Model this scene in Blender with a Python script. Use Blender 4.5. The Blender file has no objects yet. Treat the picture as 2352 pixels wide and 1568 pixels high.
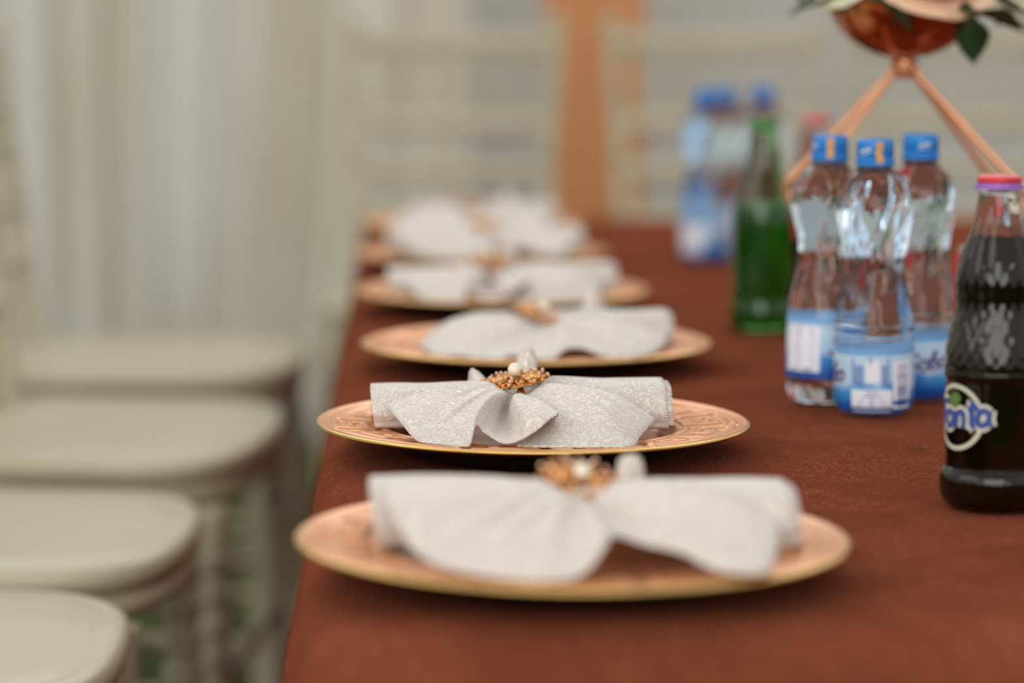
import bpy, bmesh, math, random
from mathutils import Vector, Matrix, noise
PI = math.pi
random.seed(7)
R = math.radians

# ------------------------------------------------------------------ camera, sky, light, exposure
scene = bpy.context.scene
scene.view_settings.view_transform = 'Standard'
scene.view_settings.look = 'None'
scene.view_settings.gamma = 1
scene.view_settings.use_curve_mapping = False
scene.view_settings.exposure = 0.12
scene.cycles.use_denoising = True
scene.cycles.max_bounces = 14
scene.cycles.transmission_bounces = 12
scene.cycles.transparent_max_bounces = 12
scene.cycles.caustics_refractive = True
scene.cycles.caustics_reflective = True
scene.cycles.sample_clamp_indirect = 6.0

cam_data = bpy.data.cameras.new('camera')
cam = bpy.data.objects.new('camera', cam_data)
scene.collection.objects.link(cam)
scene.camera = cam
cam_data.sensor_width = 36.0
cam_data.lens = 36.0 * 6533 / 2352
cam.location = (0, 0, 1.055)
cam.rotation_euler = (R(90 - 6.72), 0, R(-2.24))
cam_data.clip_start = 0.05
cam_data.dof.use_dof = True
cam_data.dof.focus_distance = 2.085
cam_data.dof.aperture_fstop = 2.5
cam_data.dof.aperture_blades = 0

world = bpy.data.worlds.new('world')
scene.world = world
world.use_nodes = True
wn, wl = world.node_tree.nodes, world.node_tree.links
wn.clear()
wo = wn.new('ShaderNodeOutputWorld')
wb = wn.new('ShaderNodeBackground')
wc = wn.new('ShaderNodeTexCoord')
ws = wn.new('ShaderNodeSeparateXYZ')
wr = wn.new('ShaderNodeValToRGB')
wl.new(wc.outputs['Generated'], ws.inputs[0])
wm = wn.new('ShaderNodeMapRange')
wm.inputs['From Min'].default_value = -1
wm.inputs['From Max'].default_value = 1
wl.new(ws.outputs['Z'], wm.inputs['Value'])
wl.new(wm.outputs[0], wr.inputs[0])
wl.new(wr.outputs[0], wb.inputs['Color'])
wl.new(wb.outputs[0], wo.inputs[0])
e = wr.color_ramp.elements
e[0].position = 0.47; e[0].color = (0.05, 0.06, 0.03, 1)
e[1].position = 0.505; e[1].color = (0.86, 0.85, 0.79, 1)
k = e.new(0.62); k.color = (0.92, 0.92, 0.88, 1)
k = e.new(1.0); k.color = (0.72, 0.72, 0.70, 1)
wb.inputs['Strength'].default_value = 0.86


def area_light(name, loc, target, sx, sy, power, color):
    d = bpy.data.lights.new(name, 'AREA')
    d.shape = 'RECTANGLE'
    d.size = sx
    d.size_y = sy
    d.energy = power
    d.color = color
    o = bpy.data.objects.new(name, d)
    scene.collection.objects.link(o)
    o.location = loc
    o.rotation_euler = (Vector(target) - Vector(loc)).to_track_quat('-Z', 'Y').to_euler()
    return o


# soft daylight from an unseen opening above the back wall, and from the left
area_light('back_daylight', (0.6, 7.4, 3.9), (0.3, 2.4, 0.7), 5.0, 1.8, 85, (1.0, 0.99, 0.96))
area_light('side_daylight', (-3.6, 0.6, 2.8), (0.2, 2.4, 0.7), 3.5, 2.0, 40, (1.0, 0.97, 0.92))
area_light('camera_side_fill', (-0.6, -2.6, 2.1), (0.2, 4.5, 0.9), 4.5, 2.2, 105, (1.0, 0.98, 0.93))  # fill added behind the camera to brighten curtain, cloth front and napkins

# ------------------------------------------------------------------ node helpers
def srgb(r, g, b):
    f = lambda c: (c / 255 / 12.92) if c / 255 <= 0.04045 else ((c / 255 + 0.055) / 1.055) ** 2.4
    return (f(r), f(g), f(b), 1)


def mat(name, color, rough=0.5, metal=0.0, **kw):
    m = bpy.data.materials.new(name)
    m.use_nodes = True
    b = m.node_tree.nodes['Principled BSDF']
    b.inputs['Base Color'].default_value = color
    b.inputs['Roughness'].default_value = rough
    b.inputs['Metallic'].default_value = metal
    for k_, v in kw.items():
        b.inputs[k_.replace('_', ' ')].default_value = v
    return m


def nodes(m):
    nt = m.node_tree
    return nt.nodes, nt.links, nt.nodes['Principled BSDF']


def tex_noise(m, scale, detail=3, dist=0.0, coord='Object', stretch=None, rough=0.5):
    n, l, b = nodes(m)
    tc = n.new('ShaderNodeTexCoord')
    t = n.new('ShaderNodeTexNoise')
    t.inputs['Scale'].default_value = scale
    t.inputs['Detail'].default_value = detail
    t.inputs['Distortion'].default_value = dist
    t.inputs['Roughness'].default_value = rough
    if stretch:
        mp = n.new('ShaderNodeMapping')
        mp.inputs['Scale'].default_value = stretch
        l.new(tc.outputs[coord], mp.inputs[0])
        l.new(mp.outputs[0], t.inputs['Vector'])
    else:
        l.new(tc.outputs[coord], t.inputs['Vector'])
    return t.outputs['Fac']


def ramp(m, fac, stops):
    n, l, b = nodes(m)
    r = n.new('ShaderNodeValToRGB')
    els = r.color_ramp.elements
    els[0].position, els[0].color = stops[0]
    els[1].position, els[1].color = stops[-1]
    for p, c in stops[1:-1]:
        x = els.new(p)
        x.color = c
    l.new(fac, r.inputs[0])
    return r.outputs[0]


def mix_rgb(m, fac, a, b_, mode='MIX'):
    n, l, b = nodes(m)
    x = n.new('ShaderNodeMix')
    x.data_type = 'RGBA'
    x.blend_type = mode
    for sock, v in ((x.inputs[0], fac), (x.inputs[6], a), (x.inputs[7], b_)):
        if hasattr(v, 'is_output'):
            l.new(v, sock)
        else:
            sock.default_value = v
    return x.outputs[2]


def bump(m, h, strength=0.3, dist=0.001, normal=None):
    n, l, b = nodes(m)
    x = n.new('ShaderNodeBump')
    x.inputs['Strength'].default_value = strength
    x.inputs['Distance'].default_value = dist
    l.new(h, x.inputs['Height'])
    if normal is not None:
        l.new(normal, x.inputs['Normal'])
    l.new(x.outputs[0], b.inputs['Normal'])
    return x.outputs[0]


def setc(m, s):
    n, l, b = nodes(m)
    l.new(s, b.inputs['Base Color'])


g1 = lambda v: (v, v, v, 1)

# brown damask
M_cloth = mat('brown_damask', srgb(120, 64, 46), 0.5, 0, Specular_IOR_Level=0.0)
M_cloth.node_tree.nodes['Principled BSDF'].inputs['Specular Tint'].default_value = srgb(255, 196, 160)
f1 = tex_noise(M_cloth, 330, 4, 2.2, stretch=(1, 1, 1))
f2 = tex_noise(M_cloth, 14, 3, 1.0)
n_, l_, b_ = nodes(M_cloth)
fl = ramp(M_cloth, f1, [(0.51, g1(0)), (0.60, g1(1))])
patch = ramp(M_cloth, f2, [(0.35, g1(0.25)), (0.65, g1(1))])
flk = mix_rgb(M_cloth, 1.0, fl, patch, 'MULTIPLY')
setc(M_cloth, mix_rgb(M_cloth, flk, srgb(112, 58, 41), srgb(160, 94, 69)))  # paler damask flecks; their satin sheen is put into the colour
rr = ramp(M_cloth, flk, [(0.0, g1(0.50)), (1.0, g1(0.36))])
l_.new(rr, b_.inputs['Roughness'])
bump(M_cloth, f1, 0.35, 0.0006)

# napkin damask
def napkin_material(name, base, light):
    m = mat(name, base, 0.6, 0, Sheen_Weight=0.25, Sheen_Roughness=0.5, Subsurface_Weight=0.08, Subsurface_Scale=0.01)
    a = tex_noise(m, 130, 5, 3.2, stretch=(1, 1.6, 1), rough=0.62)
    w = tex_noise(m, 1400, 1, 0)
    f = ramp(m, a, [(0.52, g1(0)), (0.56, g1(1))])
    setc(m, mix_rgb(m, f, base, light))
    n, l, b = nodes(m)
    l.new(ramp(m, f, [(0.0, g1(0.72)), (1.0, g1(0.38))]), b.inputs['Roughness'])
    n1 = bump(m, a, 0.25, 0.0008)
    bump(m, w, 0.12, 0.0003, n1)
    return m



# chargers
M_copper = mat('rose_gold_paint', srgb(226, 164, 124), 0.32, 0.42)
fc = tex_noise(M_copper, 60, 4, 0.5)
setc(M_copper, mix_rgb(M_copper, ramp(M_copper, fc, [(0.35, g1(0)), (0.7, g1(1))]), srgb(200, 130, 78), srgb(216, 150, 96)))
bump(M_copper, tex_noise(M_copper, 900, 2, 0), 0.06, 0.0004)
M_copper_well = mat('rose_gold_gloss', srgb(220, 144, 102), 0.2, 0.08)
n_, l_, b_ = nodes(M_copper_well)
l_.new(ramp(M_copper_well, tex_noise(M_copper_well, 40, 3, 1), [(0.3, g1(0.12)), (0.7, g1(0.24))]), b_.inputs['Roughness'])
M_black = mat('black_underside', srgb(20, 18, 22), 0.3, 0)
ramp_b = ramp(M_black, tex_noise(M_black, 50, 2, 0), [(0.3, g1(0.25)), (0.7, g1(0.4))])
nodes(M_black)[1].new(ramp_b, nodes(M_black)[2].inputs['Roughness'])
M_goldedge = mat('gold_edge', srgb(226, 182, 104), 0.25, 0.9)

# brooch
M_gold = mat('antique_gold', srgb(206, 132, 62), 0.26, 1.0)
fg = tex_noise(M_gold, 500, 3, 1)
setc(M_gold, mix_rgb(M_gold, ramp(M_gold, fg, [(0.35, g1(0)), (0.6, g1(1))]), srgb(166, 102, 46), srgb(232, 172, 102)))
bump(M_gold, fg, 0.4, 0.0006)
M_crystal = mat('rhinestone', srgb(222, 186, 168), 0.08, 0.75, Coat_Weight=1.0)
M_pearl = mat('pearl', srgb(232, 222, 200), 0.18, 0.0, Coat_Weight=0.8, Coat_Roughness=0.1, Sheen_Weight=0.4)

# chairs
M_chair = mat('cream_lacquer', srgb(206, 197, 172), 0.42)
c1 = tex_noise(M_chair, 5, 4, 0.6)
c2 = tex_noise(M_chair, 38, 5, 0.3, stretch=(1, 0.25, 1))
c3 = tex_noise(M_chair, 26, 6, 1.6)
cc = mix_rgb(M_chair, ramp(M_chair, c1, [(0.3, g1(0)), (0.7, g1(1))]), srgb(182, 174, 148), srgb(196, 186, 160))
cc = mix_rgb(M_chair, ramp(M_chair, c2, [(0.62, g1(0)), (0.74, g1(0.35))]), cc, srgb(178, 160, 130))
cc = mix_rgb(M_chair, ramp(M_chair, c3, [(0.735, g1(0)), (0.765, g1(0.8))]), cc, srgb(96, 92, 78))
setc(M_chair, cc)
bump(M_chair, tex_noise(M_chair, 260, 4, 0.3), 0.12, 0.0006)

M_fabric = mat('white_sheer', srgb(222, 220, 208), 0.8, 0, Sheen_Weight=0.2, Transmission_Weight=0.0)
setc(M_fabric, mix_rgb(M_fabric, ramp(M_fabric, tex_noise(M_fabric, 2.2, 3, 0.6, stretch=(2.2, 1, 0.35)), [(0.35, g1(0)), (0.65, g1(1))]), srgb(228, 222, 202), srgb(244, 244, 240)))
def translucent(m, amount, color):
    n, l, b = nodes(m)
    out = [x for x in n if x.type == 'OUTPUT_MATERIAL'][0]
    t = n.new('ShaderNodeBsdfTranslucent')
    t.inputs['Color'].default_value = color
    mx = n.new('ShaderNodeMixShader')
    mx.inputs[0].default_value = amount
    l.new(b.outputs[0], mx.inputs[1])
    l.new(t.outputs[0], mx.inputs[2])
    l.new(mx.outputs[0], out.inputs[0])


M_napkin = napkin_material('ivory_damask', srgb(215, 203, 194), srgb(244, 237, 229))
translucent(M_napkin, 0.16, srgb(240, 222, 204))
translucent(M_fabric, 0.12, srgb(226, 224, 212))
M_back = mat('grey_tent_fabric', srgb(170, 168, 164), 0.85)
setc(M_back, mix_rgb(M_back, ramp(M_back, tex_noise(M_back, 1.2, 3, 0.4, stretch=(1, 1, 0.4)), [(0.3, g1(0)), (0.7, g1(1))]), srgb(200, 198, 195), srgb(212, 210, 209)))
translucent(M_back, 0.08, srgb(190, 187, 182))
M_orange = mat('orange_brown_board', srgb(186, 120, 70), 0.6)
setc(M_orange, mix_rgb(M_orange, tex_noise(M_orange, 6, 4, 1, stretch=(4, 4, 0.5)), srgb(204, 134, 80), srgb(218, 150, 98)))

M_grass = mat('grass_ground', srgb(60, 78, 20), 0.9)
setc(M_grass, mix_rgb(M_grass, ramp(M_grass, tex_noise(M_grass, 9, 5, 0.6), [(0.35, g1(0)), (0.65, g1(1))]), srgb(44, 52, 8), srgb(70, 80, 22)))
bump(M_grass, tex_noise(M_grass, 120, 4, 0), 0.8, 0.01)
M_blade = mat('grass_blade', srgb(76, 104, 26), 0.6)
setc(M_blade, mix_rgb(M_blade, tex_noise(M_blade, 12, 2, 0), srgb(56, 84, 14), srgb(110, 128, 40)))

# drinks
M_pet = mat('clear_plastic', (0.74, 0.87, 1.0, 1), 0.0, 0, Transmission_Weight=1.0, IOR=1.36)
M_capblue = mat('blue_cap_plastic', srgb(30, 124, 204), 0.38)
bump(M_capblue, tex_noise(M_capblue, 240, 3, 0), 0.15, 0.0005)
M_gold_tape = mat('ochre_tax_strip', srgb(206, 150, 78), 0.5)
setc(M_gold_tape, mix_rgb(M_gold_tape, tex_noise(M_gold_tape, 500, 2, 0), srgb(176, 118, 50), srgb(226, 176, 104)))
M_ink = mat('navy_ink', srgb(44, 60, 130), 0.5)
M_inkpale = mat('blue_grey_ink', srgb(92, 108, 172), 0.5)
M_white = mat('white_print', srgb(228, 230, 240), 0.45)
M_skyblue = mat('sky_blue_print', srgb(110, 165, 222), 0.4)
M_midblue = mat('mid_blue_print', srgb(24, 108, 180), 0.4)
M_darkink = mat('date_stamp_ink', srgb(60, 58, 62), 0.6)
M_label = mat('water_label', srgb(170, 205, 232), 0.32)
n_, l_, b_ = nodes(M_label)
tc_ = n_.new('ShaderNodeTexCoord'); sp_ = n_.new('ShaderNodeSeparateXYZ')
l_.new(tc_.outputs['Object'], sp_.inputs[0])
ad_ = n_.new('ShaderNodeMath'); ad_.operation = 'MULTIPLY_ADD'
l_.new(tex_noise(M_label, 45, 4, 0.8), ad_.inputs[0]); ad_.inputs[1].default_value = 0.022; l_.new(sp_.outputs['Z'], ad_.inputs[2])
mr_ = n_.new('ShaderNodeMapRange'); mr_.inputs['From Min'].default_value = 0.008; mr_.inputs['From Max'].default_value = 0.072
l_.new(ad_.outputs[0], mr_.inputs['Value'])
setc(M_label, ramp(M_label, mr_.outputs[0], [(0.0, srgb(22, 66, 150)), (0.20, srgb(18, 98, 176)), (0.33, srgb(60, 146, 208)), (0.42, srgb(176, 206, 232)), (1.0, srgb(186, 214, 236))]))

M_glass = mat('clear_glass', (0.93, 0.95, 0.88, 1), 0.0, 0, Transmission_Weight=1.0, IOR=1.45)
M_dark_liquid = mat('dark_soda', srgb(22, 14, 8), 0.5, 0, Specular_IOR_Level=0.0)
setc(M_dark_liquid, mix_rgb(M_dark_liquid, tex_noise(M_dark_liquid, 20, 3, 1), srgb(12, 8, 6), srgb(34, 24, 8)))
M_green_glass = mat('green_glass', (0.26, 0.64, 0.22, 1), 0.02, 0, Transmission_Weight=1.0, IOR=1.45)
M_green_liquid = mat('green_shaded_soda', srgb(40, 110, 24), 0.15, 0, Transmission_Weight=0.6, IOR=1.33)
setc(M_green_liquid, mix_rgb(M_green_liquid, tex_noise(M_green_liquid, 30, 3, 1, stretch=(1, 1, 0.2)), srgb(28, 84, 12), srgb(96, 176, 60)))
M_capgreen = mat('green_crown', srgb(40, 120, 60), 0.35, 0.3)
M_capred = mat('red_crown', srgb(206, 52, 62), 0.35, 0.1)
M_cappurple = mat('purple_crown', srgb(150, 96, 186), 0.35, 0.1)
M_tin = mat('bare_metal', srgb(190, 190, 192), 0.3, 1.0)
bump(M_tin, tex_noise(M_tin, 300, 2, 0), .05, .0005)
M_redlabel = mat('red_print', srgb(196, 30, 36), 0.4)
M_logowhite = mat('cream_enamel', srgb(206, 206, 184), 0.5)
M_logoblue = mat('blue_enamel', srgb(48, 70, 140), 0.5)
M_logogreen = mat('green_enamel', srgb(84, 120, 48), 0.5)

# centrepiece
M_wire = mat('copper_wire', srgb(232, 168, 128), 0.34, 0.6)
bump(M_wire, tex_noise(M_wire, 200, 2, 0), 0.1, 0.0005)
M_bowl = mat('polished_copper', srgb(196, 104, 66), 0.10, 1.0)
setc(M_bowl, mix_rgb(M_bowl, tex_noise(M_bowl, 15, 2, 0.5), srgb(164, 96, 62), srgb(196, 126, 90)))
bump(M_bowl, tex_noise(M_bowl, 22, 2, 0.4), 0.25, 0.004)
M_peach = mat('peach_petal', srgb(232, 180, 146), 0.55, 0, Subsurface_Weight=0.15, Subsurface_Scale=0.01)
setc(M_peach, mix_rgb(M_peach, tex_noise(M_peach, 30, 3, 0.5), srgb(226, 168, 132), srgb(240, 200, 172)))
M_cream = mat('cream_petal', srgb(226, 216, 190), 0.55, 0, Subsurface_Weight=0.15, Subsurface_Scale=0.01)
setc(M_cream, mix_rgb(M_cream, tex_noise(M_cream, 30, 3, 0.5), srgb(214, 204, 168), srgb(234, 228, 208)))
M_leaf = mat('dark_leaf', srgb(34, 60, 18), 0.4)
setc(M_leaf, mix_rgb(M_leaf, tex_noise(M_leaf, 40, 3, 0.5), srgb(14, 34, 8), srgb(38, 68, 22)))
M_twig = mat('dry_twig', srgb(92, 58, 44), 0.8)
for m_, s_, k_ in ((M_gold_tape, 300, .1), (M_goldedge, 200, .08), (M_crystal, 300, .1), (M_pearl, 60, .04), (M_capgreen, 200, .15), (M_capred, 200, .15),
                   (M_cappurple, 200, .15), (M_twig, 600, .5), (M_logowhite, 500, .08), (M_leaf, 90, .35), (M_orange, 60, .1), (M_fabric, 300, .1), (M_back, 200, .1)):
    bump(m_, tex_noise(m_, s_, 3, 0.2), k_, 0.001)

# ------------------------------------------------------------------ object helpers
col = scene.collection


def link(name, me, m, parent=None, smooth=True):
    if smooth:
        for p in me.polygons:
            p.use_smooth = True
    mats = m if isinstance(m, (list, tuple)) else [m]
    for x in mats:
        me.materials.append(x)
    o = bpy.data.objects.new(name, me)
    col.objects.link(o)
    if parent is not None:
        o.parent = parent
    return o


def obj(name, bm, m, parent=None, smooth=True, recalc=True):
    if recalc:
        bmesh.ops.recalc_face_normals(bm, faces=bm.faces)
    me = bpy.data.meshes.new(name)
    bm.to_mesh(me)
    bm.free()
    return link(name, me, m, parent, smooth)


def thing(name, label, cat, loc=(0, 0, 0), rotz=0.0, group=None):
    o = bpy.data.objects.new(name, None)
    o.empty_display_size = 0.05
    col.objects.link(o)
    o.location = loc
    o.rotation_euler = (0, 0, rotz)
    return tag(o, label, cat, group)


def tag(o, label=None, cat=None, group=None, kind=None):
    if label: o['label'] = label
    if cat: o['category'] = cat
    if group: o['group'] = group
    if kind: o['kind'] = kind
    return o


def copy_tree(o, parent=None):
    kids = list(o.children)
    c = o.copy()
    col.objects.link(c)
    c.parent = parent
    if parent is not None:
        c.matrix_parent_inverse = o.matrix_parent_inverse.copy()
    for ch in kids:
        copy_tree(ch, c)
    return c


def crease(o, angle=40):
    md = o.modifiers.new('edge', 'EDGE_SPLIT')
    md.split_angle = R(angle)
    return o


def box(bm, cx, cy, cz, sx, sy, sz, bev=0.0, rot=None):
    r = bmesh.ops.create_cube(bm, size=1.0)
    vs = r['verts']
    for v in vs:
        v.co = Vector((v.co.x * sx, v.co.y * sy, v.co.z * sz))
    if bev:
        es = list({e for v in vs for e in v.link_edges})
        q = bmesh.ops.bevel(bm, geom=es, offset=bev, segments=3, affect='EDGES', profile=0.5)
        vs = list({v for f in q['faces'] for v in f.verts} | {v for v in vs if v.is_valid})
    for v in vs:
        if rot is not None:
            v.co = rot @ v.co
        v.co += Vector((cx, cy, cz))
    return vs


def lathe(bm, prof, seg=48, fn=None, cap0=True, cap1=True, center=(0, 0, 0)):
    """prof: (r, z) list, fn(r, z, a) -> r"""
    rows = []
    for r, z in prof:
        row = []
        for i in range(seg):
            a = 2 * PI * i / seg
            rr_ = fn(r, z, a) if fn else r
            row.append(bm.verts.new((center[0] + rr_ * math.cos(a), center[1] + rr_ * math.sin(a), center[2] + z)))
        rows.append(row)
    for a, b in zip(rows, rows[1:]):
        for i in range(seg):
            j = (i + 1) % seg
            bm.faces.new((a[i], a[j], b[j], b[i]))
    if cap0: bm.faces.new(rows[0][::-1])
    if cap1: bm.faces.new(rows[-1])
    return rows


def spline(pts, n):
    """Catmull-Rom through tuples of any length"""
    out = []
    N = len(pts)
    for i in range(N - 1):
        p0, p1, p2, p3 = pts[max(i - 1, 0)], pts[i], pts[i + 1], pts[min(i + 2, N - 1)]
        for s in range(n):
            t = s / n
            out.append(tuple(0.5 * (2 * b + (c - a) * t + (2 * a - 5 * b + 4 * c - d) * t * t + (3 * b - 3 * c + d - a) * t ** 3)
                             for a, b, c, d in zip(p0, p1, p2, p3)))
    out.append(tuple(pts[-1]))
    return out


def tube(bm, pts, rad, seg=8, closed=False):
    pts = [Vector(p) for p in pts]
    rads = rad if isinstance(rad, (list, tuple)) else [rad] * len(pts)
    n = len(pts)
    rings = []
    up = Vector((0.13, 0.21, 0.97)).normalized()
    for i, p in enumerate(pts):
        if closed:
            d = (pts[(i + 1) % n] - pts[i - 1]).normalized()
        else:
            d = (pts[min(i + 1, n - 1)] - pts[max(i - 1, 0)]).normalized()
        a = d.cross(up)
        if a.length < 1e-3:
            a = d.cross(Vector((1, 0, 0)))
        a.normalize()
        b = d.cross(a).normalized()
        up = b.cross(d) * -1 if False else up
        rings.append([bm.verts.new(p + rads[i] * (math.cos(2 * PI * k / seg) * a + math.sin(2 * PI * k / seg) * b)) for k in range(seg)])
    m = n if closed else n - 1
    for i in range(m):
        A, B = rings[i], rings[(i + 1) % n]
        for k in range(seg):
            j = (k + 1) % seg
            bm.faces.new((A[k], A[j], B[j], B[k]))
    if not closed:
        bm.faces.new(rings[0][::-1])
        bm.faces.new(rings[-1])
    return rings


def grid(bm, rows):
    vr = [[bm.verts.new(p) for p in row] for row in rows]
    for a, b in zip(vr, vr[1:]):
        for i in range(len(a) - 1):
            bm.faces.new((a[i], a[i + 1], b[i + 1], b[i]))
    return vr


def sm(t):
    t = max(0.0, min(1.0, t))
    return t * t * (3 - 2 * t)


TT = 0.72   # table top height

# ------------------------------------------------------------------ ground and backdrop (setting)
bm = bmesh.new()
G = 60
grid(bm, [[(-5 + 10 * i / G, -1 + 11 * j / G, 0.012 * noise.noise(Vector((i * .5, j * .5, 0)))) for i in range(G + 1)] for j in range(G + 1)])
tag(obj('floor', bm, M_grass), kind='structure')

bm = bmesh.new()
rnd = random.Random(3)
for k in range(9000):
    x = rnd.uniform(-1.7, 0.1)
    y = rnd.uniform(1.2, 6.5)
    h = rnd.uniform(0.02, 0.055)
    a = rnd.uniform(0, 2 * PI)
    w = 0.0022
    dx, dy = rnd.uniform(-.02, .02), rnd.uniform(-.02, .02)
    p = [bm.verts.new((x - w * math.cos(a), y - w * math.sin(a), -0.01)), bm.verts.new((x + w * math.cos(a), y + w * math.sin(a), -0.01)), bm.verts.new((x + dx, y + dy, h))]
    bm.faces.new(p)
tag(obj('grass', bm, M_blade, recalc=False), 'short green grass growing under and between the cream chairs', 'grass', kind='stuff')


def fold_sheet(x0, x1, y, z0, z1, n, m, amp, lam, seed, lean=0.0):
    b = bmesh.new()
    rows = []
    for j in range(m + 1):
        v = j / m
        z = z0 + (z1 - z0) * v
        row = []
        for i in range(n + 1):
            u = i / n
            x = x0 + (x1 - x0) * u
            q = x + lean * (1 - v) * math.sin(x * 3.1 + seed)
            d = amp * (math.sin(q * 2 * PI / lam + seed + 0.9 * math.sin(q * 5 + seed)) + 0.5 * math.sin(q * 2 * PI / (lam * .43) + 2 * seed) + 0.35 * noise.noise(Vector((q * 4, v * 1.2, seed))))
            row.append((x, y + d, z))
        rows.append(row)
    grid(b, rows)
    return b


o = obj('wall_back', fold_sheet(-4, 4.5, 8.2, 0, 3.0, 300, 10, 0.02, 0.6, 1.3), M_back)
tag(o, kind='structure')

o = obj('curtain', fold_sheet(-2.6, 0.165, 6.75, 0.02, 2.9, 420, 26, 0.042, 0.21, 2.2, 0.22), M_fabric)
tag(o, 'long white sheer curtain hanging in soft vertical folds behind the chairs on the left', 'curtain')
sol = o.modifiers.new('thick', 'SOLIDIFY'); sol.thickness = 0.002

bm = bmesh.new()
box(bm, 0.436, 6.4, 1.25, 0.226, 0.05, 2.5, 0.006)
box(bm, 0.436, 6.375, 0.08, 0.226, 0.03, 0.16, 0.004)
o = obj('upright_panel', bm, M_orange, smooth=False)
tag(o, 'tall flat orange-brown upright panel standing behind the gap between the far chairs', 'panel')

# ------------------------------------------------------------------ table and tablecloth
X0, X1, Y0, Y1 = -0.064, 1.34, 1.528, 4.60
tbl = thing('table', 'long rectangular banquet table hidden beneath the brown tablecloth', 'table', ((X0 + X1) / 2, (Y0 + Y1) / 2, 0))
bm = bmesh.new()
box(bm, 0, 0, TT - 0.024, X1 - X0 - 0.09, Y1 - Y0 - 0.09, 0.025, 0.003)
obj('tabletop', bm, M_orange, tbl, smooth=False)
for sx in (-1, 1):
    for sy in (-1, 1):
        bm = bmesh.new()
        tube(bm, [(sx * .55, sy * 1.35, 0.0), (sx * .55, sy * 1.35, TT - 0.036)], 0.018, 12)
        obj('leg', bm, M_black, tbl)

bm = bmesh.new()
NX, NY = 56, 124
rc = 0.028


def top_z(x, y):
    return TT - 0.0022 + 0.0016 * noise.noise(Vector((x * 5, y * 3.2, 4))) - 0.0010 + 0.0006 * noise.noise(Vector((x * 17, y * 12, 1)))


tv = [[bm.verts.new((X0 + rc + (X1 - X0 - 2 * rc) * i / NX, Y0 + rc + (Y1 - Y0 - 2 * rc) * j / NY, 0)) for i in range(NX + 1)] for j in range(NY + 1)]
for row in tv:
    for v in row:
        v.co.z = top_z(v.co.x, v.co.y)
for a, b in zip(tv, tv[1:]):
    for i in range(NX):
        bm.faces.new((a[i], a[i + 1], b[i + 1], b[i]))
per = [tv[0][i] for i in range(NX)] + [tv[j][NX] for j in range(NY)] + [tv[NY][i] for i in range(NX, 0, -1)] + [tv[j][0] for j in range(NY, 0, -1)]


def out_dir(v):
    x, y = v.co.x, v.co.y
    d = Vector((0, 0, 0))
    if abs(x - (X0 + rc)) < 1e-5: d.x -= 1
    if abs(x - (X1 - rc)) < 1e-5: d.x += 1
    if abs(y - (Y0 + rc)) < 1e-5: d.y -= 1
    if abs(y - (Y1 - rc)) < 1e-5: d.y += 1
    return d.normalized() if d.length > 1.1 else d


dirs = [out_dir(v) for v in per]
N = len(per)
# smooth the outward direction near corners
for _ in range(6):
    dirs = [(dirs[i - 1] + dirs[i] * 2 + dirs[(i + 1) % N]).normalized() for i in range(N)]
base = [v.co.copy() for v in per]
s = 0.0
arc = []
for i in range(N):
    arc.append(s)
    s += (base[(i + 1) % N] - base[i]).length
prev = per
steps = [(rc * .5, rc * .13), (rc * .87, rc * .5), (rc, rc)] + [(None, t) for t in (.03, .05, .075, .1, .13, .17, .21, .26, .31, .37, .43, .49, .55, .61, .66, .70)]
for off, drop in steps:
    ring = []
    for i in range(N):
        q = arc[i]
        if off is None:
            f = drop / 0.7
            fl_ = 0.012 + 0.05 * f + (0.040 * f ** .8) * (math.sin(q * 15.5 + 0.8 * math.sin(q * 4.1)) + 0.5 * math.sin(q * 34 + 1.0)) * sm(drop / 0.22)
            corner = 1 - abs(max(abs(dirs[i].x), abs(dirs[i].y)))
            fl_ += corner * 0.20 * f
            o_ = rc + max(fl_ - 0.012, -0.004 * 1) + 0.0
        else:
            o_ = off
        c = base[i] + dirs[i] * o_
        ring.append(bm.verts.new((c.x, c.y, base[i].z - drop)))
    for i in range(N):
        j = (i + 1) % N
        bm.faces.new((prev[i], prev[j], ring[j], ring[i]))
    prev = ring
cloth = obj('tablecloth', bm, M_cloth)
tag(cloth, 'reddish brown damask tablecloth draped over the long table', 'tablecloth')
ss = cloth.modifiers.new('sub', 'SUBSURF'); ss.levels = 1; ss.render_levels = 1

# ------------------------------------------------------------------ charger plates
KEY = ["11111110",
       "10000010",
       "10111010",
       "10100010",
       "10111110",
       "10000000",
       "11111111"]
UNITS, KW, KH = 14, 8, 7


def key_h(u, v):
    """u 0..1 round the rim, v 0 (outer) .. 1 (inner): smoothed raised band height"""
    x = u * UNITS * KW
    y = v * KH
    def bit(i, j):
        if j < 0 or j >= KH: return 0
        unit = int(i // KW) % UNITS
        c = int(i % KW)
        if unit % 2:
            c = KW - 1 - c
            return int(KEY[KH - 1 - j][c])
        return int(KEY[j][c])
    sx, sy = x - 0.5, y - 0.5
    i, j = math.floor(sx), math.floor(sy)
    fx, fy = sx - i, sy - j
    st = lambda t: sm((t - 0.28) / 0.44)
    fx, fy = st(fx), st(fy)
    return (bit(i, j) * (1 - fx) + bit(i + 1, j) * fx) * (1 - fy) + (bit(i, j + 1) * (1 - fx) + bit(i + 1, j + 1) * fx) * fy


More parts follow.
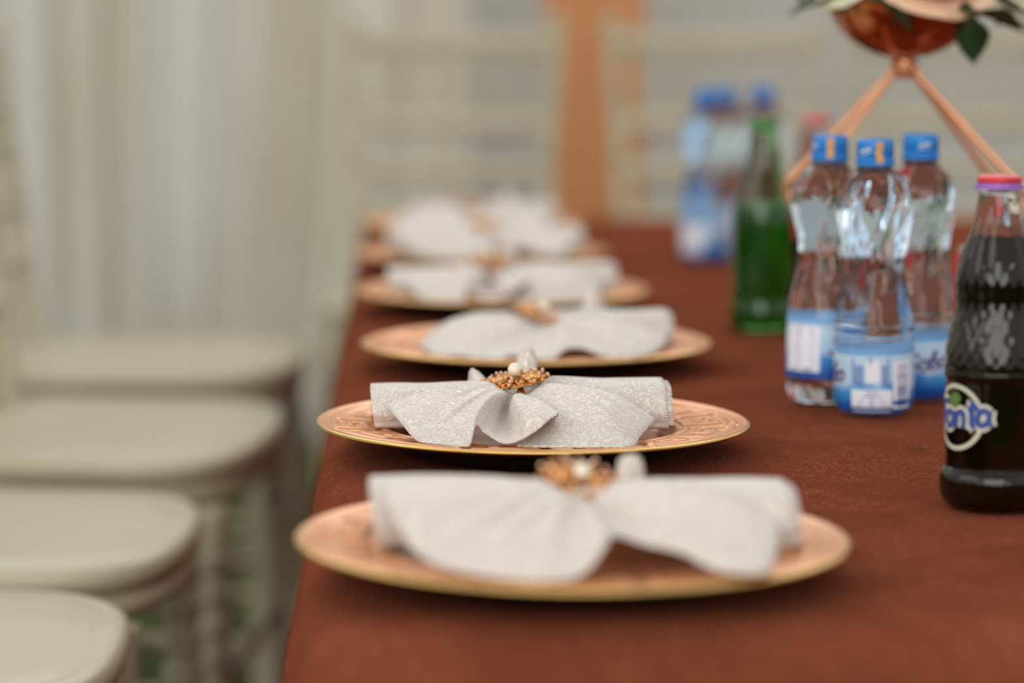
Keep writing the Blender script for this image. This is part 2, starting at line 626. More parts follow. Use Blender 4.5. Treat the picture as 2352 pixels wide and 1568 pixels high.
def build_plate():
    p = thing('charger_plate', 'x', 'plate')
    seg = UNITS * KW * 5
    bm = bmesh.new()
    prof = [(0.1045, 0.0103), (0.106, 0.0122), (0.1075, 0.0150), (0.109, 0.0165), (0.111, 0.0172), (0.1122, 0.0172)]
    for k in range(0, KH * 5 + 1):
        v = k / (KH * 5)
        prof.append((0.113 + 0.042 * v, 0.0170 + 0.0034 * v, 1 - v))
    prof += [(0.1562, 0.0208), (0.1578, 0.0216), (0.1600, 0.0223), (0.1625, 0.0225)]
    rows = []
    for q in prof:
        row = []
        for i in range(seg):
            a = 2 * PI * i / seg
            z = q[1]
            if len(q) == 3:
                z += 0.0019 * key_h(i / seg, q[2])
            row.append(bm.verts.new((q[0] * math.cos(a), q[0] * math.sin(a), z)))
        rows.append(row)
    for a, b in zip(rows, rows[1:]):
        for i in range(seg):
            j = (i + 1) % seg
            bm.faces.new((a[i], a[j], b[j], b[i]))
    obj('patterned_rim', bm, M_copper, p)
    bm = bmesh.new()
    rows = lathe(bm, [(0.1045, 0.0103), (0.1030, 0.0092), (0.1005, 0.0087), (0.096, 0.0085), (0.07, 0.0083), (0.03, 0.0083), (0.004, 0.0084)], 128, cap0=False)
    obj('well', bm, M_copper_well, p)
    bm = bmesh.new()
    lathe(bm, [(0.1622, 0.02235), (0.1638, 0.0222), (0.1648, 0.0216), (0.1650, 0.0208), (0.1645, 0.0200)], 128, cap0=False, cap1=False)
    obj('gold_edge', bm, M_goldedge, p)
    bm = bmesh.new()
    lathe(bm, [(0.1646, 0.0201), (0.1625, 0.0190), (0.150, 0.0165), (0.125, 0.0120), (0.112, 0.0085), (0.106, 0.0030), (0.103, 0.0002), (0.098, 0.0), (0.094, 0.0030), (0.05, 0.0045), (0.004, 0.0045)], 128, cap0=False)
    obj('underside', bm, M_black, p)
    return p


PLATES = [
    ((0.101, 1.669), 'P1', 'large copper charger plate nearest the camera, blurred, at the near table end'),
    ((0.100, 2.146), 'P2', 'sharply focused copper charger plate with greek key rim, second from the near end'),
    ((0.127, 2.657), 'P3', 'copper charger plate just behind the sharply focused one, third from the near end'),
    ((0.112, 3.162), 'P2', 'blurred copper charger plate fourth from the near end of the table'),
    ((0.102, 3.659), 'P1', 'very blurred copper charger plate fifth from the near end, before the farthest one'),
    ((0.101, 4.161), 'P3', 'farthest copper charger plate at the far end of the table'),
]
TILT = [R(0.9), R(0.75), 0, 0, 0, 0]
plate0 = build_plate()
for i, ((x, y), kind, lab) in enumerate(PLATES):
    p = plate0 if i == 0 else copy_tree(plate0)
    p.location = (x, y, TT)
    p.rotation_euler = (0, TILT[i] * 0.6, 0.33 * i)
    tag(p, lab, 'plate', 'copper charger plates in a row along the table edge')

# ------------------------------------------------------------------ napkins
P2_RAYS = [((-0.1122, -0.045, 0.0399), (-0.0754, -0.035, 0.0493), (-0.0352, -0.008, 0.0528)),
((-0.1015, -0.085, 0.0322), (-0.0687, -0.06, 0.0472), (-0.0318, -0.016, 0.0519)),
((-0.0888, -0.115, 0.023), (-0.062, -0.08, 0.0433), (-0.0285, -0.02, 0.0505)),
((-0.072, -0.128, 0.0212), (-0.0553, -0.088, 0.0411), (-0.0251, -0.022, 0.0487)),
((-0.0533, -0.136, 0.0212), (-0.0446, -0.092, 0.0434), (-0.0224, -0.024, 0.0473)),
((-0.0466, -0.115, 0.0339), (-0.0392, -0.085, 0.0458), (-0.0208, -0.024, 0.046)),
((-0.0392, -0.112, 0.028), (-0.0291, -0.052, 0.0362), (-0.0191, -0.022, 0.0443)),
((-0.0245, -0.128, 0.0236), (-0.0224, -0.042, 0.0303), (-0.0174, -0.022, 0.0433)),
((-0.0057, -0.136, 0.0329), (-0.0172, -0.094, 0.0464), (-0.0144, -0.026, 0.0453)),
((0.0124, -0.115, 0.0444), (-0.001, -0.08, 0.0484), (-0.0117, -0.026, 0.0459)),
((0.0044, -0.098, 0.0284), (-0.007, -0.058, 0.0377), (-0.0101, -0.022, 0.0447)),
((-0.0178, -0.118, 0.0212), (-0.0111, -0.052, 0.0318), (-0.0087, -0.02, 0.0437)),
((0.005, -0.13, 0.0212), (0.0037, -0.08, 0.0376), (-0.0064, -0.022, 0.0447)),
((0.0318, -0.136, 0.0212), (0.0178, -0.086, 0.0435), (-0.0037, -0.022, 0.046)),
((0.0613, -0.137, 0.0212), (0.0335, -0.088, 0.0472), (-0.001, -0.02, 0.0481)),
((0.0727, -0.105, 0.027), (0.0419, -0.068, 0.05), (0.0017, -0.014, 0.0496)),
((0.0868, -0.06, 0.0323), (0.0492, -0.044, 0.0506), (0.0037, -0.008, 0.0514))]
P1_RAYS = [((-0.1125, -0.04, 0.0597), (-0.0657, -0.03, 0.061), (-0.019, -0.006, 0.0565)),
((-0.111, -0.07, 0.0552), (-0.0631, -0.055, 0.059), (-0.0151, -0.014, 0.0559)),
((-0.0969, -0.105, 0.0356), (-0.0528, -0.075, 0.0522), (-0.0112, -0.018, 0.054)),
((-0.0793, -0.125, 0.0274), (-0.0424, -0.085, 0.0475), (-0.0073, -0.022, 0.0526)),
((-0.0457, -0.138, 0.0235), (-0.0268, -0.09, 0.0458), (-0.0034, -0.024, 0.0508)),
((-0.0166, -0.14, 0.0229), (-0.0125, -0.09, 0.0444), (-0.0003, -0.024, 0.0493)),
((-0.0021, -0.138, 0.0267), (-0.0039, -0.085, 0.0408), (0.0018, -0.024, 0.0482)),
((0.0083, -0.125, 0.0349), (0.0013, -0.088, 0.0454), (0.0039, -0.024, 0.0482)),
((0.0156, -0.105, 0.0401), (0.007, -0.08, 0.0492), (0.0055, -0.022, 0.0478)),
((0.0205, -0.085, 0.0374), (0.0138, -0.058, 0.0424), (0.0075, -0.018, 0.0471)),
((0.0346, -0.1, 0.0355), (0.0213, -0.06, 0.0441), (0.0101, -0.018, 0.0481)),
((0.0548, -0.118, 0.0335), (0.0304, -0.07, 0.0473), (0.0127, -0.02, 0.0501)),
((0.0707, -0.132, 0.0277), (0.0434, -0.08, 0.0492), (0.0153, -0.02, 0.0517)),
((0.0899, -0.136, 0.0258), (0.0564, -0.08, 0.0513), (0.0179, -0.018, 0.0529)),
((0.1016, -0.13, 0.0273), (0.0668, -0.07, 0.0526), (0.02, -0.016, 0.0541)),
((0.111, -0.095, 0.0337), (0.072, -0.055, 0.0537), (0.0216, -0.01, 0.0546)),
((0.1167, -0.055, 0.0403), (0.0746, -0.034, 0.0538), (0.0226, -0.004, 0.0556))]
P3_RAYS = [((-0.1092, -0.03, 0.025), (-0.0708, -0.012, 0.048), (-0.0176, 0, 0.0466)),
((-0.1067, -0.07, 0.0227), (-0.0667, -0.04, 0.0439), (-0.0143, -0.012, 0.0456)),
((-0.0912, -0.11, 0.0212), (-0.0585, -0.07, 0.0384), (-0.0102, -0.018, 0.0438)),
((-0.0757, -0.125, 0.0243), (-0.0462, -0.08, 0.0363), (-0.007, -0.02, 0.0424)),
((-0.0446, -0.135, 0.0212), (-0.0299, -0.08, 0.0322), (-0.0037, -0.022, 0.0414)),
((-0.0278, -0.12, 0.0237), (-0.0155, -0.07, 0.031), (-0.0012, -0.02, 0.0403)),
((-0.0115, -0.13, 0.0212), (-0.0045, -0.07, 0.0289), (0.002, -0.022, 0.0397)),
((0.007, -0.13, 0.0212), (0.007, -0.08, 0.0301), (0.0053, -0.022, 0.0397)),
((0.0213, -0.11, 0.0275), (0.016, -0.075, 0.0357), (0.0086, -0.02, 0.0403)),
((0.0376, -0.1, 0.0271), (0.0274, -0.06, 0.0347), (0.0119, -0.018, 0.0409)),
((0.056, -0.12, 0.0225), (0.0397, -0.07, 0.0359), (0.0151, -0.02, 0.0424)),
((0.0847, -0.13, 0.0224), (0.056, -0.08, 0.0404), (0.0184, -0.018, 0.0438)),
((0.1072, -0.1, 0.0263), (0.0683, -0.06, 0.0422), (0.0217, -0.012, 0.0447)),
((0.1194, -0.055, 0.0325), (0.0765, -0.035, 0.0442), (0.0241, -0.004, 0.0463))]


def plate_z(x, y):
    r_ = math.hypot(x, y)
    if r_ < .103: return .0088
    if r_ < .1125: return .0088 + (r_ - .103) / .0095 * .0098
    if r_ < .156: return .0186 + (r_ - .1125) / .0435 * .0038
    return .0228


def fan(bm, rays, nu=16, nv=26, scallop=None, seed=0, wr=0.0012):
    """cloth radiating from the ring: every ray is (hem, middle, start); Bezier along, spline across"""
    flat = [tuple(r[2]) + tuple(r[1]) + tuple(r[0]) for r in rays]
    sp = spline(flat, nu)
    rows = []
    L = 0.0
    last = None
    for k, q in enumerate(sp):
        s_, m_, h_ = Vector(q[0:3]), Vector(q[3:6]), Vector(q[6:9])
        c_ = 2 * m_ - 0.5 * (s_ + h_)
        if last is not None:
            L += (h_ - last).length
        last = h_
        u = k / nu
        row = []
        d = (h_ - m_).normalized()
        ext = 0.0
        if scallop and scallop(u):
            ext = 0.0021 * abs(math.sin(L * PI / 0.0066)) ** 0.6
        for j in range(nv + 1):
            t = j / nv
            p = (1 - t) ** 2 * s_ + 2 * t * (1 - t) * c_ + t * t * h_
            a = math.sin(t * PI) * wr
            p.z += a * noise.noise(Vector((u * 1.9, t * 2.0, seed))) * 1.6 + a * math.sin(u * 5.3 + seed) * (1 - t)
            p.y += a * noise.noise(Vector((u * 1.3, t * 3, seed + 7)))
            if t > 0.93:
                p += d * ext * (t - 0.93) / 0.07
            p.z = max(p.z, plate_z(p.x, p.y) + .0012)
            row.append(p)
        rows.append(row)
    grid(bm, rows)


def wing(bm, x_ring, x_end, zt, yb, zc0, inset=0.0, scal=True, seed=1, flat=0.0):
    """flattened roll of cloth from the ring out to x_end (open end)"""
    zb = 0.0192 + inset
    sec = [(-0.022, zb), (-0.031 + inset, zb + .006), (-0.032 + inset, zb + .45 * (zt - zb)), (-0.022 + inset, zt - .004 - inset), (-0.006, zt - inset),
           (yb * .5, zt - .002 - inset), (yb - .012 - inset, zt - .010 - inset), (yb - inset, zb + .4 * (zt - zb)), (yb - .006 - inset, zb + .003), (yb * .5, zb - .0002)]
    sec = spline([sec[-1]] + sec, 48)
    # closed loop
    n = 480
    pts = [sec[int(i * (len(sec) - 1) / n)] for i in range(n)]
    rows = []
    NV = 30
    for j in range(NV + 1):
        t = j / NV
        w = sm(t * 1.35) ** 0.8
        w = min(1, w)
        row = []
        for i in range(n + 1):
            a = 2 * PI * (i % n) / n
            y, z = pts[i % n]
            ry = -0.006 + (0.016 + 0.0035 * math.cos(7 * a + seed)) * -math.cos(a + 0.5)
            rz = zc0 + (0.012 + 0.0025 * math.cos(7 * a + seed)) * -math.sin(a + 0.5)
            yy = ry + (y - ry) * w
            zz = rz + (z - rz) * w
            k = (1 - w) * w * 4
            pl = 0.0022 * math.cos(9 * a + seed * 2) * k
            zz += pl
            yy += pl * .6
            zz += 0.0012 * noise.noise(Vector((t * 3, a * 1.6, seed * 3.3))) * w
            x = x_ring + (x_end - x_ring) * t
            x += (x_end - x_ring) * 0.04 * (z - 0.035) / 0.03 * t * (1 if x_end < x_ring else -0.3)
            if scal and j >= NV - 2:
                x += (1 if x_end > x_ring else -1) * 0.0018 * abs(math.sin(i * PI * 40 / n)) ** .6 * (j - NV + 2) / 2
            row.append((x, yy, max(zz, plate_z(x, yy) + .0008)))
        rows.append(row)
    grid(bm, rows)


def rear_rays(xc, tips):
    r = [((xc + .085, .060, .0245), (xc + .05, .035, .043), (xc + .014, .008, .050)),
         ((xc + .060, .105, .0225), (xc + .035, .06, .040), (xc + .010, .012, .048)),
         ((xc + .030, .125, .0240), (xc + .016, .07, .034), (xc + .006, .014, .046))]
    for tx, tz, ty in tips:
        r.append(((xc + tx + .010, ty + .03, .035), (xc + tx * .7 + .006, .04, .042), (xc + tx * .2 + .002, .014, .047)))
        r.append(((xc + tx + .0062, ty, tz - (.010 if tx < 0 else 0)), (xc + tx * .8 + .0045, .036, .045), (xc + tx * .2, .012, .050)))
        r.append(((xc + tx - .0062, ty, tz - .001), (xc + tx * .8 - .0045, .036, .044), (xc + tx * .2, .012, .049)))
        r.append(((xc + tx - .010, ty + .035, .030), (xc + tx * .7 - .006, .045, .038), (xc + tx * .2 - .002, .014, .046)))
    r += [((xc - .050, .122, .0225), (xc - .026, .07, .036), (xc - .008, .014, .047)),
          ((xc - .075, .100, .0225), (xc - .040, .06, .040), (xc - .010, .012, .048)),
          ((xc - .095, .055, .0245), (xc - .052, .035, .043), (xc - .014, .008, .050))]
    return r


NAP = {
    'P2': dict(rays=P2_RAYS, xr=-0.0134, left=-0.1225, right=0.0985, zl=0.0470, zr=0.0520, zc=0.040, sc=lambda u: u > 8.6, tips=[(.010, .0665, .05), (-.026, .0545, .05)]),
    'P1': dict(rays=P1_RAYS, xr=0.003, left=-0.118, right=0.127, zl=0.0545, zr=0.0530, zc=0.042, sc=None, tips=[(.034, .0600, .045)]),
    'P3': dict(rays=P3_RAYS, xr=0.004, left=-0.060, right=0.122, zl=0.0380, zr=0.0500, zc=0.036, sc=None, tips=[(.052, .0640, .05)]),
}


def build_napkin(kind, seed):
    c = NAP[kind]
    n = thing('napkin', 'x', 'napkin')
    bm = bmesh.new()
    fan(bm, c['rays'], nu=40 if c['sc'] else 16, scallop=c['sc'], seed=seed)
    o = obj('front_drape', bm, M_napkin, n)
    s_ = o.modifiers.new('thick', 'SOLIDIFY'); s_.thickness = 0.0009; s_.offset = -1
    bm = bmesh.new()
    fan(bm, rear_rays(c['xr'], c['tips']), nu=10, nv=18, scallop=lambda u: True, seed=seed + 3)
    o = obj('rear_drape', bm, M_napkin, n)
    s_ = o.modifiers.new('thick', 'SOLIDIFY'); s_.thickness = 0.0009; s_.offset = 0
    bm = bmesh.new()
    wing(bm, c['xr'], c['left'], c['zl'], 0.062, c['zc'], 0.0, False, seed)
    o = obj('left_fold', bm, M_napkin, n)
    s_ = o.modifiers.new('thick', 'SOLIDIFY'); s_.thickness = 0.0010; s_.offset = 0
    bm = bmesh.new()
    wing(bm, c['xr'], c['right'], c['zr'], 0.062, c['zc'], 0.0, True, seed + 1)
    o = obj('right_fold', bm, M_napkin, n)
    s_ = o.modifiers.new('thick', 'SOLIDIFY'); s_.thickness = 0.0008; s_.offset = 0
    bm = bmesh.new()
    wing(bm, c['xr'], c['right'] + 0.0042, c['zr'], 0.062, c['zc'], 0.0022, True, seed + 1)
    o2 = obj('inner_layer', bm, M_napkin, o)
    s_ = o2.modifiers.new('thick', 'SOLIDIFY'); s_.thickness = 0.0006; s_.offset = 0
    return n


# ------------------------------------------------------------------ napkin rings (brooch on a band)
def build_ring():
    g = thing('napkin_ring', 'x', 'napkin ring')
    # band round the gathered cloth, origin at the brooch base
    bm = bmesh.new()
    n = 48
    rows = []
    for i in range(n + 1):
        a = 2 * PI * i / n
        cy, cz = 0.0, -0.0185
        ry, rz = 0.0265, 0.0175
        y, z = cy + ry * math.sin(a), cz + rz * math.cos(a)
        dx = 0.0040 * (a if a < PI else 2 * PI - a) / PI * (-1 if a > PI else 1)
        ny, nz = math.sin(a), math.cos(a)
        w = 0.0026
        t = 0.0007
        rows.append([(-w + (0.004 * sm((math.sin(-a)) ) ), y, z), (w + (0.004 * sm((math.sin(-a)))), y, z), (w + (0.004 * sm((math.sin(-a)))), y + ny * t, z + nz * t), (-w + (0.004 * sm((math.sin(-a)))), y + ny * t, z + nz * t), (-w + (0.004 * sm((math.sin(-a)))), y, z)])
    grid(bm, rows)
    obj('band', bm, M_gold, g)
    # brooch: open work star of eight arms with little cups
    br = thing('brooch', None, None)
    br.parent = g
    bm = bmesh.new()
    lathe(bm, [(0.0005, 0.0030), (0.004, 0.0032), (0.0075, 0.0026), (0.0085, 0.0014), (0.0075, 0.0006), (0.0005, 0.0004)], 24)
    spots = []
    lathe(bm, [(.0005, .0018), (.008, .0017), (.016, .0006), (.0215, -.0006), (.0222, -.0012), (.0215, -.0016), (.016, -.0003), (.0005, .0009)], 48, lambda r, z, a: r * (1 + (.10 * math.cos(16 * (a - .2)) if r > .012 else 0)))
    for k in range(8):
        a = 2 * PI * k / 8 + 0.2
        ca, sa = math.cos(a), math.sin(a)
        dome = lambda r: 0.0020 - 3.6 * r * r
        tube(bm, [(ca * r, sa * r, dome(r) + 0.0004) for r in (0.006, 0.012, 0.018, 0.0255)], [0.0022, 0.0019, 0.0017, 0.0015], 8)
        spots.append((0.0125, a, 0.0012))
        spots.append((0.0190, a, 0.0013))
        spots.append((0.0255, a, 0.0012))
        b = a + PI / 8
        for q in (-1, 1):
            pts = []
            for t in (0, .25, .5, .75, 1):
                r = 0.008 + 0.0135 * t
                an = b + q * 0.26 * math.sin(t * PI) * 0.8
                pts.append((math.cos(an) * r, math.sin(an) * r, dome(r)))
            tube(bm, pts, 0.0010, 6)
        spots.append((0.0215, b, 0.0011))
        bmesh.ops.create_icosphere(bm, subdivisions=2, radius=0.0017, matrix=Matrix.Translation((math.cos(b) * 0.0245, math.sin(b) * 0.0245, dome(0.0245) + .0002)))
    for r, a, s_ in spots:
        lathe(bm, [(s_ * .8, 0.0), (s_ * 1.25, 0.0006), (s_ * 1.25, 0.0017), (s_ * 1.0, 0.0017)], 8, center=(r * math.cos(a), r * math.sin(a), 0.0020 - 3.6 * r * r + 0.0006))
    obj('setting', bm, M_gold, br, smooth=True)
    first = None
    for r, a, s_ in spots:
        loc = (r * math.cos(a), r * math.sin(a), 0.0020 - 3.6 * r * r + 0.0022)
        if first is None:
            bm = bmesh.new()
            lathe(bm, [(0.0009, -0.0004), (0.00105, 0.0003), (0.0010, 0.0006), (0.0006, 0.0011)], 8)
            first = obj('rhinestone', bm, M_crystal, br, smooth=False)
            c = first
        else:
            c = first.copy(); col.objects.link(c)
        c.location = loc
        c.scale = (s_ / 0.001,) * 3
        c.rotation_euler = (0, 0, a)
    bm = bmesh.new()
    bmesh.ops.create_uvsphere(bm, u_segments=32, v_segments=20, radius=0.0050, matrix=Matrix.Translation((0, 0, 0.0078)))
    obj('pearl', bm, M_pearl, br)
    return g, br


NAPKIN_LABEL = [
    'large blurred white napkin lying on the nearest plate, wide hems draped forward',
    'ivory damask napkin with scalloped edge, in sharp focus, gathered on the second plate',
    'slightly blurred ivory napkin with a rounded puffed left side, on the third plate',
    'blurred ivory napkin on the fourth plate from the near end',
    'pale blurred napkin on the fifth plate from the near end',
    'most blurred pale napkin on the farthest plate at the table end',
]
RING_LABEL = [
    'gold flower napkin ring tilted towards the camera on the nearest white napkin',
    'gold jewelled napkin ring topped with a pearl, in sharp focus, on the second napkin',
    'gold jewelled napkin ring on the third napkin with the puffed left side',
    'blurred gold napkin ring on the fourth napkin from the near end',
    'blurred gold napkin ring on the fifth napkin from the near end',
    'blurred gold napkin ring on the farthest napkin at the table end',
]
RP = [((.0045, -.004, .0545), (24, 4, 12), 1.0), ((-.0134, -.002, .0530), (2, -9, 20), 1.0), ((.0048, -.003, .0480), (17, 3, 40), 0.95),
      ((-.0134, -.002, .0530), (10, 3, 0), 1.0), ((.0045, -.004, .0545), (14, 0, 12), 1.0), ((.0048, -.003, .0480), (12, 3, 40), 1.0)]
built = {}
ring0 = None
for i, ((x, y), kind, lab) in enumerate(PLATES):
    if kind not in built:
        n = built[kind] = build_napkin(kind, 1.7 + i)
    else:
        n = copy_tree(built[kind])
    n.location = (x, y, TT)
    n.rotation_euler = (0, TILT[i] * 0.6, 0)
    if i == 3:
        n.scale = (1.12, 1.0, 0.95)
        n.location.x += .012
    tag(n, NAPKIN_LABEL[i], 'napkin', 'ivory napkins gathered in rings on the plates')
    if ring0 is None:
        g, br = build_ring()
        ring0 = g
    else:
        g = copy_tree(ring0)
        br = [c for c in g.children if c.name.startswith('brooch')][0]
    (rx, ry, rz), (ax, ay, az), sc = RP[i]
    g.location = (x + rx, y + ry, TT + rz)
    br.rotation_euler = (R(ax), R(ay), R(az))
    br.scale = (sc,) * 3
    tag(g, RING_LABEL[i], 'napkin ring', 'gold brooch napkin rings')

# ------------------------------------------------------------------ chairs
SEAT = 0.53


def seat_outline(k, n=72, grow=0.0, hw_f=0.225, hw_b=0.20, d=0.21, ex=3.6):
    a = 2 * PI * k / n
    c, s_ = math.cos(a), math.sin(a)
    x = d * (abs(c) ** (2 / ex)) * (1 if c > 0 else -1)
    y = (abs(s_) ** (2 / ex)) * (1 if s_ > 0 else -1)
    w = hw_b + (hw_f - hw_b) * (x + d) / (2 * d)
    x, y = x + (0.012 * (1 - y * y) if x > 0 else 0), y * w
    l = math.hypot(x, y)
    return x + grow * x / l, y + grow * y / l


def slab(bm, prof, n=72):
    rows = []
    for g, z in prof:
        rows.append([bm.verts.new((*seat_outline(k, n, g), z)) for k in range(n)])
    for a, b in zip(rows, rows[1:]):
        for i in range(n):
            j = (i + 1) % n
            bm.faces.new((a[i], a[j], b[j], b[i]))
    bm.faces.new(rows[0][::-1])
    bm.faces.new(rows[-1])


def turned(bm, p0, p1, r, rings, seg=14):
    """turned post between two points with ring beads at given fractions"""
    p0, p1 = Vector(p0), Vector(p1)
    st = []
    for i in range(41):
        st.append((i / 40, r))
    for f in rings:
        for d, k in ((-.020, 1.0), (-.014, 1.28), (-.008, 1.28), (-.003, 1.0), (.003, 1.0), (.008, 1.28), (.014, 1.28), (.020, 1.0)):
            st.append((f + d, r * k))
    st = sorted((t, q) for t, q in st if 0 <= t <= 1)
    tube(bm, [p0.lerp(p1, t) for t, _ in st], [q for _, q in st], seg)


def build_chair():
    ch = thing('chiavari_chair', 'x', 'chair')
    bm = bmesh.new()
    slab(bm, [(-.030, SEAT - .030), (-.006, SEAT - .030), (.001, SEAT - .026), (.004, SEAT - .016), (.002, SEAT - .006), (-.006, SEAT - .0012), (-.016, SEAT), (-.019, SEAT - .0012), (-.022, SEAT), (-.06, SEAT), (-.12, SEAT)])
    obj('seat', bm, M_chair, ch)
    bm = bmesh.new()
    slab(bm, [(-.035, SEAT - .058), (-.010, SEAT - .058), (-.003, SEAT - .052), (-.001, SEAT - .045), (-.004, SEAT - .036), (-.012, SEAT - .0305), (-.035, SEAT - .0302)])
    obj('seat_rail', bm, M_chair, ch)
    for sy in (-1, 1):
        bm = bmesh.new()
        turned(bm, (.188, sy * .192, 0), (.183, sy * .186, SEAT - .058), .0175, (.30, .36, .62, .70, .78, .86))
        obj('front_leg', bm, M_chair, ch)
        bm = bmesh.new()
        lo = Vector((-.215, sy * .170, 0)); mid = Vector((-.196, sy * .172, SEAT - .02)); hi = Vector((-.262, sy * .200, 1.02))
        turned(bm, lo, mid, .0155, (.30, .36, .62, .68))
        turned(bm, mid, hi, .0150, (.30, .52, .74))
        bmesh.ops.create_uvsphere(bm, u_segments=14, v_segments=8, radius=0.0175, matrix=Matrix.Translation(hi))
        obj('back_post', bm, M_chair, ch)
        bm = bmesh.new()
        for z in (.20, .31):
            turned(bm, (.184, sy * .189, z), (-.207, sy * .171, z), .0095, (.25, .5, .75), 10)
        obj('side_stretcher', bm, M_chair, ch)
    bm = bmesh.new()
    turned(bm, (.185, -.190, .25), (.185, .190, .25), .0095, (.2, .5, .8), 10)
    obj('front_stretcher', bm, M_chair, ch)
    bm = bmesh.new()
    turned(bm, (-.206, -.171, .25), (-.206, .171, .25), .0095, (.2, .5, .8), 10)
    obj('rear_stretcher', bm, M_chair, ch)

    def at(z):  # post x and half width at height z
        t = (z - (SEAT - .02)) / (1.02 - (SEAT - .02))
        return -.196 - .066 * t, .172 + .028 * t

    for nm, z, h, bow in (('top_rail', .985, .045, -.020), ('mid_rail', .835, .036, -.014), ('low_rail', .745, .032, -.012), ('lumbar_rail', .655, .030, -.010)):
        x, w = at(z)
        bm = bmesh.new()
        rows = []
        for i in range(25):
            u = -1 + 2 * i / 24
            cx = x + bow * (1 - u * u)
            sec = []
            for k in range(12):
                a = 2 * PI * k / 12
                sec.append((cx + .0085 * math.cos(a), u * w, z + h / 2 * math.sin(a) * (1 if abs(math.sin(a)) < .99 else .96)))
            sec.append(sec[0])
            rows.append(sec)
        grid(bm, rows)
        obj(nm, bm, M_chair, ch)
    for k in range(6):
        u = -1 + 2 * (k + 1) / 7
        x0, w0 = at(.85)
        x1, w1 = at(.965)
        bm = bmesh.new()
        a = Vector((x0 - .014 * (1 - u * u), u * w0, .838)); b = Vector((x1 - .020 * (1 - u * u), u * w1, .975))
        turned(bm, a, b, .0098, (.2, .5, .8), 10)
        obj('spindle', bm, M_chair, ch)
    return ch


CHAIRS = [
    (-.457, 2.345, 0, 1.0, 'cream wooden chair nearest the camera, seat in the bottom left corner'),
    (-.447, 2.875, -4, 1.05, 'cream wooden chair second from the near end on the left, seat overlapping the nearest'),
    (-.365, 3.56, -6, 1.25, 'cream wooden chair third from the near end on the left, its broad seat turned slightly'),
    (-.385, 4.32, -4, 1.08, 'blurred cream wooden chair fourth from the near end on the left'),
    (0.072, 5.20, -97, 0.98, 'blurred cream chair at the far table end, left of the orange-brown panel'),
    (0.605, 5.20, -90, 1.0, 'blurred cream chair at the far table end, right of the orange-brown panel'),
    (1.065, 5.20, -90, 1.0, 'blurred cream chair at the far table end, behind the copper centrepiece on the right'),
]
chair0 = build_chair()
for i, (x, y, rz, sc, lab) in enumerate(CHAIRS):
    c = chair0 if i == 0 else copy_tree(chair0)
    c.location = (x, y, 0.0)
    c.rotation_euler = (0, 0, R(rz))
    c.scale = (0.92 if sc > 1.2 else min(sc, 1.06), sc, 1.0)
    tag(c, lab, 'chair', 'cream chairs along the left side' if i < 4 else 'cream chairs at the far table end')

# ------------------------------------------------------------------ printed strokes wrapped round a bottle
GLYPH = {
    'S': [[(.62, .80), (.50, .95), (.30, .98), (.12, .86), (.14, .68), (.36, .54), (.54, .38), (.50, .16), (.28, .02), (.06, .08), (-.04, .20)]],
    'o': [[(.30, .60), (.12, .52), (.06, .28), (.16, .06), (.34, .03), (.50, .16), (.52, .42), (.40, .58), (.28, .60), (.20, .50)]],
    'b': [[(.04, .50), (.22, .80), (.26, 1.04), (.14, 1.00), (.08, .60), (.10, .18), (.22, .02), (.40, .06), (.50, .28), (.44, .50), (.28, .54), (.14, .38)]],
    'F': [[(.16, .0), (.20, .5), (.22, .96)], [(.04, .92), (.30, 1.0), (.60, 1.02)], [(.20, .54), (.46, .58)]],
    'a': [[(.46, .50), (.30, .62), (.12, .52), (.06, .26), (.16, .06), (.32, .06), (.44, .22)], [(.50, .64), (.48, .30), (.56, .02)]],
    'n': [[(.10, .62), (.12, .30), (.12, .02)], [(.12, .40), (.26, .60), (.42, .54), (.46, .30), (.46, .00)]],
    't': [[(.26, .98), (.24, .50), (.28, .10), (.40, .00)], [(.06, .66), (.28, .70), (.50, .76)]],
}


def stroke(bm, pts, w, rad_fn, a0, z0, sub=6, off=0.0003, taper=False):
    """pts in metres (u round the bottle, v up)"""
    P_ = spline(pts, sub) if len(pts) > 2 else [tuple(pts[0]), tuple((pts[0][k] + pts[1][k]) / 2 for k in (0, 1)), tuple(pts[1])]
    rows = []
    n = len(P_)
    for i, p in enumerate(P_):
        a, b = P_[max(i - 1, 0)], P_[min(i + 1, n - 1)]
        dx, dy = b[0] - a[0], b[1] - a[1]
        l = math.hypot(dx, dy) or 1
        nx, ny = -dy / l, dx / l
        ww = w / 2
        if taper:
            ww *= 0.55 + 0.45 * math.sin(PI * i / (n - 1))
        row = []
        for q in (-1, -.5, 0, .5, 1):
            u, v = p[0] + nx * ww * q, p[1] + ny * ww * q
            z = z0 + v
            r = rad_fn(z)
            an = a0 + u / r
            r += off
            row.append((r * math.sin(an), -r * math.cos(an), z))
        rows.append(row)
    grid(bm, rows)


def patch_on(bm, rad_fn, a0, a1, z0, z1, off, n=16):
    rows = []
    for j in range(5):
        z = z0 + (z1 - z0) * j / 4
        r = rad_fn(z) + off
        rows.append([(r * math.sin(a0 + (a1 - a0) * i / n), -r * math.cos(a0 + (a1 - a0) * i / n), z) for i in range(n + 1)])
    grid(bm, rows)


def word(bm, text, h, rad_fn, a0, z0, w, off, slant=.25, adv=None, rise=0.0):
    x = 0.0
    adv = adv or {'S': .72, 'o': .60, 'b': .58, 'F': .52, 'a': .62, 'n': .58, 't': .46}
    tot = sum(adv[c] for c in text) * h
    for c in text:
        for st in GLYPH[c]:
            stroke(bm, [(-tot / 2 + x + (p[0] + slant * p[1]) * h, p[1] * h + rise * x) for p in st], w, rad_fn, a0, z0, off=off)
        x += adv[c] * h


